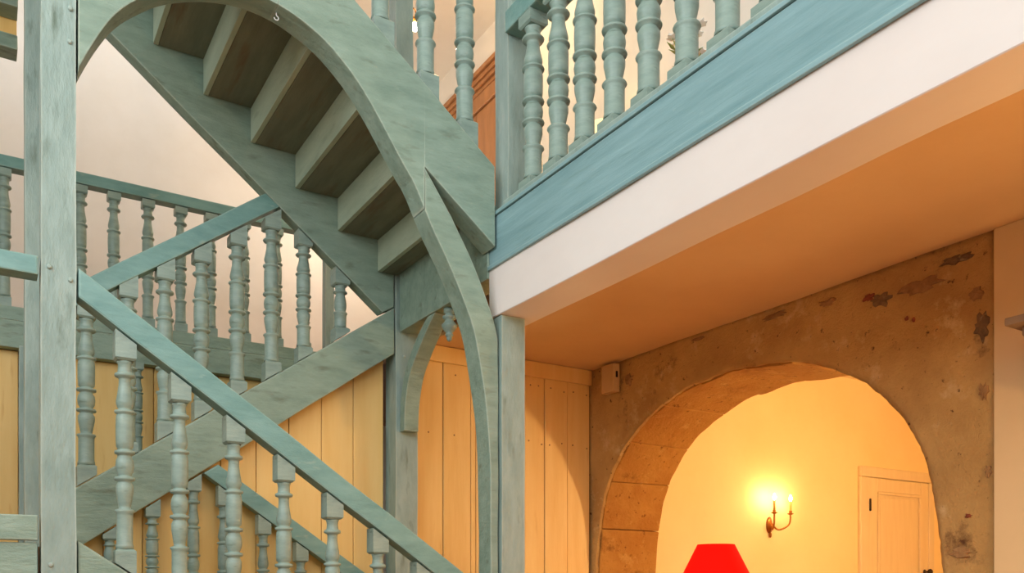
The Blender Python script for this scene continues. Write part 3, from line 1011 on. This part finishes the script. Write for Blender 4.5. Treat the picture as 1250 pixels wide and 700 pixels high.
def glow(name, col, power, surface):
    m = bpy.data.materials.new(name)
    m.use_nodes = True
    p = m.node_tree.nodes['Principled BSDF']
    p.inputs['Base Color'].default_value = (0.9, 0.85, 0.7, 1)
    p.inputs['Emission Color'].default_value = (*col, 1)
    p.inputs['Emission Strength'].default_value = power / (math.pi * surface)
    return m


def sphere(bm, c, r, u=16, v=10, sz=1.0):
    prof = [(max(0.0006, r * math.sin(math.pi * k / v)), -r * sz * math.cos(math.pi * k / v)) for k in range(v + 1)]
    return lathe(bm, prof, u, c=c)


def globe_lamp(name, label, base, h, r, power, col, hang=None):
    x, y, z = base
    t = thing(name, label, 'lamp', base)
    if hang:
        bm = lathe(bmesh.new(), [(0.06, hang), (0.06, hang - 0.02), (0.02, hang - 0.035), (0.006, hang - 0.04), (0.006, z + h + r), (0.02, z + h + r - 0.004)], 16, c=(x, y, 0))
        obj('stem', bm, BRASS, t)
    else:
        bm = lathe(bmesh.new(), [(0.13, z), (0.13, z + 0.02), (0.03, z + 0.05), (0.014, z + 0.08), (0.014, z + h - r - 0.03), (0.035, z + h - r)], 20, c=(x, y, 0))
        obj('stand', bm, BRASS, t)
    obj('globe', sphere(bmesh.new(), (x, y, z + h), r), glow(name + '_glow', col, power, 4 * math.pi * r * r), t, smooth=True)
    return t


WARM = (1.0, 0.60, 0.25)
globe_lamp('globe_floor_lamp', 'added out-of-view globe lamp warming the gallery ceiling and stone wall', (2.75, 0.1, 0), 1.25, 0.11, POWER['room_fill_globe'], WARM)  # fill lamp added out of view for the warm soffit and stone wall
globe_lamp('globe_floor_lamp', 'brass floor lamp with a glowing globe in the yellow room', (5.4, 2.3, 0), 1.75, 0.12, POWER['back_globe'], (1.0, 0.70, 0.36))
globe_lamp('fill_globe', 'added out-of-view globe brightening the upper floor walls', (2.8, 5.0, 5.42), 0.0, 0.09, POWER['upper_fill_globe'], (1.0, 0.66, 0.33), hang=TOP)  # added above the view as warm light for the upper walls

globe_lamp('fill_globe', 'added fill globe hidden behind the upper flight, brightening the back wall', (2.65, 6.6, 4.25), 0.0, 0.09, POWER['corridor_fill_globe'], (1.0, 0.85, 0.68), hang=TOP)  # fill light added behind the stair treads for the back wall

# sconce on the yellow wall
sc = thing('wall_sconce', 'brass two-candle wall sconce glowing on the yellow wall', 'sconce', (5.385, 4.75, 1.62))
bm = bmesh.new()
lathe(bm, [(0.004, 0.0), (0.034, 0.0), (0.036, -0.006), (0.022, -0.014), (0.016, -0.022), (0.004, -0.026)], 16, c=(0, 0, 0), axis='Y')
for v in bm.verts:
    v.co.z *= 1.9
bmesh.ops.translate(bm, verts=bm.verts, vec=(5.385, 4.749, 1.635))
obj('backplate', bm, BRASS, sc, smooth=True)
bm = sphere(bmesh.new(), (5.385, 4.735, 1.555), 0.012, 10, 8, 1.8)
obj('finial', bm, BRASS, sc, smooth=True)
for cx_ in (5.312, 5.50):
    pts = cat([(0, 0), (0.30, -0.05), (0.62, -0.045), (0.92, -0.012), (1.0, 0.035), (0.985, 0.068)], 4)
    x0, y0 = 5.385, 4.725
    arm = obj('arm', tube(bmesh.new(), [(x0 + (cx_ - x0) * p[0], y0 + (4.63 - y0) * p[0], 1.65 + p[1]) for p in pts], 0.0075, 8), BRASS, sc)
    obj('drip_pan', lathe(bmesh.new(), [(0.006, 1.712), (0.024, 1.722), (0.026, 1.727), (0.013, 1.727), (0.013, 1.745), (0.010, 1.748)], 14, c=(cx_, 4.63, 0)), BRASS, arm)
    obj('candle', lathe(bmesh.new(), [(0.0095, 1.7485), (0.0095, 1.823), (0.006, 1.826)], 12, c=(cx_, 4.63, 0)), CANDLE, arm)
    obj('flame_bulb', lathe(bmesh.new(), [(0.005, 1.827), (0.011, 1.838), (0.012, 1.848), (0.008, 1.862), (0.002, 1.876)], 12, c=(cx_, 4.63, 0)),
        glow('flame_glow', (1.0, 0.70, 0.34), POWER['flame'], 0.0027), arm, smooth=True)

# door in the yellow wall
dr = bpy.data.objects.new('door_1', None)
C.objects.link(dr)
struct(dr)
yd = 4.75
obj('door_frame', box(6.512, 6.632, yd - 0.035, yd - 0.001, 0, 2.105, 0.006), DOORM, dr)
obj('door_frame', box(7.520, 7.600, yd - 0.035, yd - 0.001, 0, 2.105, 0.006), DOORM, dr)
obj('door_frame', box(6.512, 7.600, yd - 0.035, yd - 0.001, 2.107, 2.198, 0.006), DOORM, dr)
leaf = obj('door_leaf', box(6.637, 7.516, yd - 0.012, yd - 0.0012, 0.01, 2.10, 0.002), DOORM, dr)
for q in ((6.637, 6.752, 0.01, 2.10), (7.404, 7.516, 0.01, 2.10), (6.753, 7.403, 1.985, 2.10), (6.753, 7.403, 0.86, 1.0), (6.753, 7.403, 0.01, 0.18)):
    obj('stile', box(q[0], q[1], yd - 0.026, yd - 0.0125, q[2], q[3], 0.003), DOORM, leaf)
for z0, z1 in ((1.0, 1.985), (0.18, 0.86)):
    bm = bmesh.new()
    for q in ((6.755, 7.401, z0 + 0.002, z0 + 0.026), (6.755, 7.401, z1 - 0.026, z1 - 0.002), (6.755, 6.779, z0 + 0.026, z1 - 0.026), (7.377, 7.401, z0 + 0.026, z1 - 0.026)):
        box(q[0], q[1], yd - 0.034, yd - 0.0125, q[2], q[3], 0.006, 2, bm=bm)
    obj('panel_moulding', bm, DOORM, leaf)
    obj('door_panel', box(6.80, 7.356, yd - 0.022, yd - 0.0125, z0 + 0.05, z1 - 0.05, 0.006, 2), DOORM, leaf)
for z in (1.86, 0.3):
    obj('hinge', lathe(bmesh.new(), [(0.004, z - 0.055), (0.009, z - 0.05), (0.009, z + 0.05), (0.004, z + 0.055)], 10, c=(6.634, yd - 0.04, 0)), IRON, dr)
bm = bmesh.new()
lathe(bm, [(0.022, 0), (0.022, -0.005), (0.009, -0.01), (0.009, -0.035), (0.024, -0.045), (0.028, -0.06), (0.02, -0.072), (0.004, -0.076)], 14, axis='Y')
obj('door_knob', bm, IRON, leaf, smooth=True, loc=(7.455, yd - 0.0265, 1.275))


def table_lamp(name, label, base, body, shade, prof, shade_material, body_material, bulb_power=None):
    """prof: body profile; shade=(z0, z1, r_bottom, r_top)."""
    x, y, z = base
    t = thing(name, label, 'lamp', base)
    obj('lamp_body', lathe(bmesh.new(), prof, 24, c=base), body_material, t, smooth=True)
    z0, z1, rb, rt = shade
    bm = bmesh.new()
    seg = 48
    rings = []
    for r, h in ((rb, z0), (rt, z1), (rt - 0.003, z1), (rb - 0.003, z0)):
        rings.append([bm.verts.new((x + r * math.cos(2 * math.pi * k / seg), y + r * math.sin(2 * math.pi * k / seg), z + h)) for k in range(seg)])
    for i in range(4):
        a, b = rings[i], rings[(i + 1) % 4]
        for k in range(seg):
            f = bm.faces.new((a[k], a[(k + 1) % seg], b[(k + 1) % seg], b[k]))
            f.smooth = i in (0, 2)
    sh = obj('lamp_shade', bm, shade_material, t)
    bm = bmesh.new()
    for k in range(3):
        a = 2 * math.pi * k / 3 + 0.4
        tube(bm, [(x, y, z + z1 - 0.03), (x + (rt - 0.004) * math.cos(a), y + (rt - 0.004) * math.sin(a), z + z1 - 0.008)], 0.0016, 6)
    tube(bm, [(x, y, z + prof[-1][1]), (x, y, z + z1 - 0.02)], 0.003, 6)
    obj('harp', bm, BRASS, t)
    obj('bulb', sphere(bmesh.new(), (x + 0.02, y, z + (z0 + z1) / 2), 0.022, 12, 8, 1.3), glow(name + '_bulb', (1.0, 0.66, 0.32), bulb_power or 4, 4 * math.pi * 0.022 ** 2), t, smooth=True)
    return t


def console(name, label, x0, x1, y0, y1, z, h, m):
    t = thing(name, label, 'table', ((x0 + x1) / 2, (y0 + y1) / 2, z))
    obj('table_top', box(x0, x1, y0, y1, z + h - 0.03, z + h, 0.006, 2), m, t)
    obj('apron', box(x0 + 0.03, x1 - 0.03, y0 + 0.03, y1 - 0.03, z + h - 0.13, z + h - 0.031, 0.004), m, t)
    for sx in (x0 + 0.05, x1 - 0.05):
        for sy in (y0 + 0.05, y1 - 0.05):
            obj('leg', lathe(bmesh.new(), [(0.014, 0.0), (0.018, 0.1), (0.022, 0.4), (0.026, h - 0.131)], 12, c=(sx, sy, z)), m, t, smooth=True)
    return t


# red lamp on a small table before the arch
console('side_table', 'small brown side table under the red lamp', 2.28, 2.76, 2.26, 2.74, 0, 0.72, WOODB)
vase = [(0.06, 0.0), (0.062, 0.012), (0.03, 0.03), (0.022, 0.05), (0.05, 0.11), (0.062, 0.16), (0.05, 0.21), (0.02, 0.25), (0.014, 0.28), (0.014, 0.31)]
table_lamp('table_lamp', 'table lamp with a bright red conical shade before the arch', (2.524, 2.50, 0.7205), None, (0.33, 0.595, 0.205, 0.074), vase, REDSH, BRASS, 5)

# on the upper floor: lamp, flowers, tall cabinet
console('console_table', 'narrow brown console table on the gallery with lamp and flowers', 3.08, 3.46, 2.95, 4.35, ZF, 0.78, WOODB)
table_lamp('table_lamp', 'glowing cream-shaded table lamp behind the gallery balusters', (3.22, 4.13, ZF + 0.781), None, (0.14, 0.305, 0.13, 0.095),
           [(r * 0.8, h * 0.46) for r, h in vase], CREAMSH, CERAM, 7)
fv = thing('flower_vase', 'vase of white flowers behind the gallery balusters', 'vase', (3.24, 3.42, ZF + 0.781))
zb = ZF + 0.781
obj('vase', lathe(bmesh.new(), [(0.04, 0), (0.055, 0.04), (0.062, 0.10), (0.045, 0.17), (0.03, 0.20), (0.038, 0.22)], 20, c=(3.24, 3.42, zb)), CERAM, fv, smooth=True)
rnd = random.Random(5)
for k in range(13):
    a, e = rnd.uniform(0, 2 * math.pi), rnd.uniform(0.05, 1.0)
    tip = Vector((3.24 + 0.10 * e * math.cos(a), 3.42 + 0.11 * e * math.sin(a), zb + rnd.uniform(0.34, 0.56)))
    base = Vector((3.24, 3.42, zb + 0.215))
    st = obj('stem', tube(bmesh.new(), [base, base.lerp(tip, 0.5) + Vector((0, 0, 0.03)), tip], 0.003, 6), LEAF, fv)
    bm = bmesh.new()
    for ring, (nn, rr, tilt) in enumerate(((6, 0.038, 0.25), (5, 0.030, 0.8))):
        for j in range(nn):
            t = 2 * math.pi * (j + 0.5 * ring) / nn
            d = Vector((math.cos(t), math.sin(t), 0))
            w = Vector((-math.sin(t), math.cos(t), 0))
            up = Vector((0, 0, 1))
            q = [tip, tip + d * rr * 0.55 + w * rr * 0.42 + up * rr * tilt * 0.5, tip + d * rr + up * rr * tilt, tip + d * rr * 0.55 - w * rr * 0.42 + up * rr * tilt * 0.5]
            lo = [bm.verts.new(v) for v in q]
            hi = [bm.verts.new(v + up * 0.0025) for v in q]
            bm.faces.new(lo[::-1])
            bm.faces.new(hi)
            for i in range(4):
                bm.faces.new((lo[i], lo[(i + 1) % 4], hi[(i + 1) % 4], hi[i]))
    obj('blossom', bm, PETAL, st)
    lb_ = bmesh.new()
    mid = base.lerp(tip, 0.72)
    d = Vector((math.cos(a + 1.3), math.sin(a + 1.3), 0.5)).normalized()
    w = d.cross(Vector((0, 0, 1))).normalized()
    q = [mid, mid + d * 0.035 + w * 0.012, mid + d * 0.075, mid + d * 0.035 - w * 0.012]
    nrm = d.cross(w) * 0.0015
    lo = [lb_.verts.new(v - nrm) for v in q]
    hi = [lb_.verts.new(v + nrm) for v in q]
    lb_.faces.new(lo[::-1])
    lb_.faces.new(hi)
    for i in range(4):
        lb_.faces.new((lo[i], lo[(i + 1) % 4], hi[(i + 1) % 4], hi[i]))
    obj('leaf', lb_, LEAF, st)

ar = bpy.data.objects.new('door_2', None)
C.objects.link(ar)
struct(ar)
ar['label'] = 'tall brown double door with a moulded cornice on the upper floor'
for y0, y1 in ((5.56, 5.66), (6.66, 6.76)):
    obj('door_frame', box(3.455, 3.498, y0, y1, ZF, 5.18, 0.004), WOODB, ar)
obj('door_frame', box(3.455, 3.498, 5.66, 6.66, 5.06, 5.18, 0.004), WOODB, ar)
for d, z0, z1 in ((0.0, 5.181, 5.215), (0.02, 5.216, 5.25), (0.035, 5.251, 5.29), (0.055, 5.291, 5.33)):
    obj('cornice', box(3.45 - d, 3.498, 5.555, 6.77 + d, z0, z1, 0.006, 2), WOODB, ar)
for y0, y1 in ((5.665, 6.158), (6.162, 6.655)):
    d_ = obj('door_leaf', box(3.472, 3.498, y0, y1, ZF + 0.01, 5.055, 0.004), WOODB, ar)
    for z0, z1 in ((ZF + 0.15, ZF + 0.95), (ZF + 1.05, 4.96)):
        obj('door_panel', box(3.464, 3.4715, y0 + 0.08, y1 - 0.08, z0, z1, 0.006, 2), WOODB, d_)
    obj('door_knob', sphere(bmesh.new(), (3.455, y1 - 0.05 if y0 < 6 else y0 + 0.05, ZF + 0.98), 0.016, 12, 8), BRASS, d_, smooth=True)

# bulb on a curled bracket on the stair post
pb = thing('post_lamp', 'small bare-bulb lamp on a curled bracket at the tall stair post', 'lamp', (2.125, 4.57, 4.5))
lx, ly = 2.160, 4.57
obj('bracket', tube(bmesh.new(), [(2.124, ly, 4.50), (2.132, ly, 4.535), (lx - 0.012, ly, 4.552), (lx + 0.004, ly, 4.545), (lx + 0.006, ly, 4.525), (lx, ly, 4.505)], 0.004, 8), BRASS, pb)
obj('socket', lathe(bmesh.new(), [(0.007, 4.506), (0.011, 4.50), (0.011, 4.475), (0.008, 4.470)], 12, c=(lx, ly, 0)), BRASS, pb, smooth=True)
obj('bulb', sphere(bmesh.new(), (lx, ly, 4.444), 0.020, 14, 10, 1.25), glow('post_bulb_glow', (1.0, 0.74, 0.42), POWER['post_bulb'], 4 * math.pi * 0.020 ** 2), pb, smooth=True)

# junction box in the corner and mantel shelf on the plastered wall
jb = thing('junction_box', 'small cream junction box on the stone wall in the corner', 'electrical box', (3.46, 4.40, 2.4))
obj('box_body', box(3.435, 3.488, 4.305, 4.428, 2.400, 2.580, 0.004, 2), BOXM, jb)
obj('slot', box(3.455, 3.470, 4.302, 4.3048, 2.49, 2.53, 0), DARK, jb)
ms = thing('mantel_shelf', 'grey-brown moulded mantel shelf projecting from the plastered wall', 'shelf', (3.40, 0.8, 2.1))
obj('shelf_board', box(3.22, 3.486, -0.4, 1.725, 2.112, 2.142, 0.006, 2), MANT, ms)
obj('bed_moulding', box(3.27, 3.486, -0.35, 1.69, 2.072, 2.111, 0.012, 3), MANT, ms)
obj('frieze', box(3.34, 3.486, -0.30, 1.62, 1.85, 2.071, 0.004), MANT, ms)
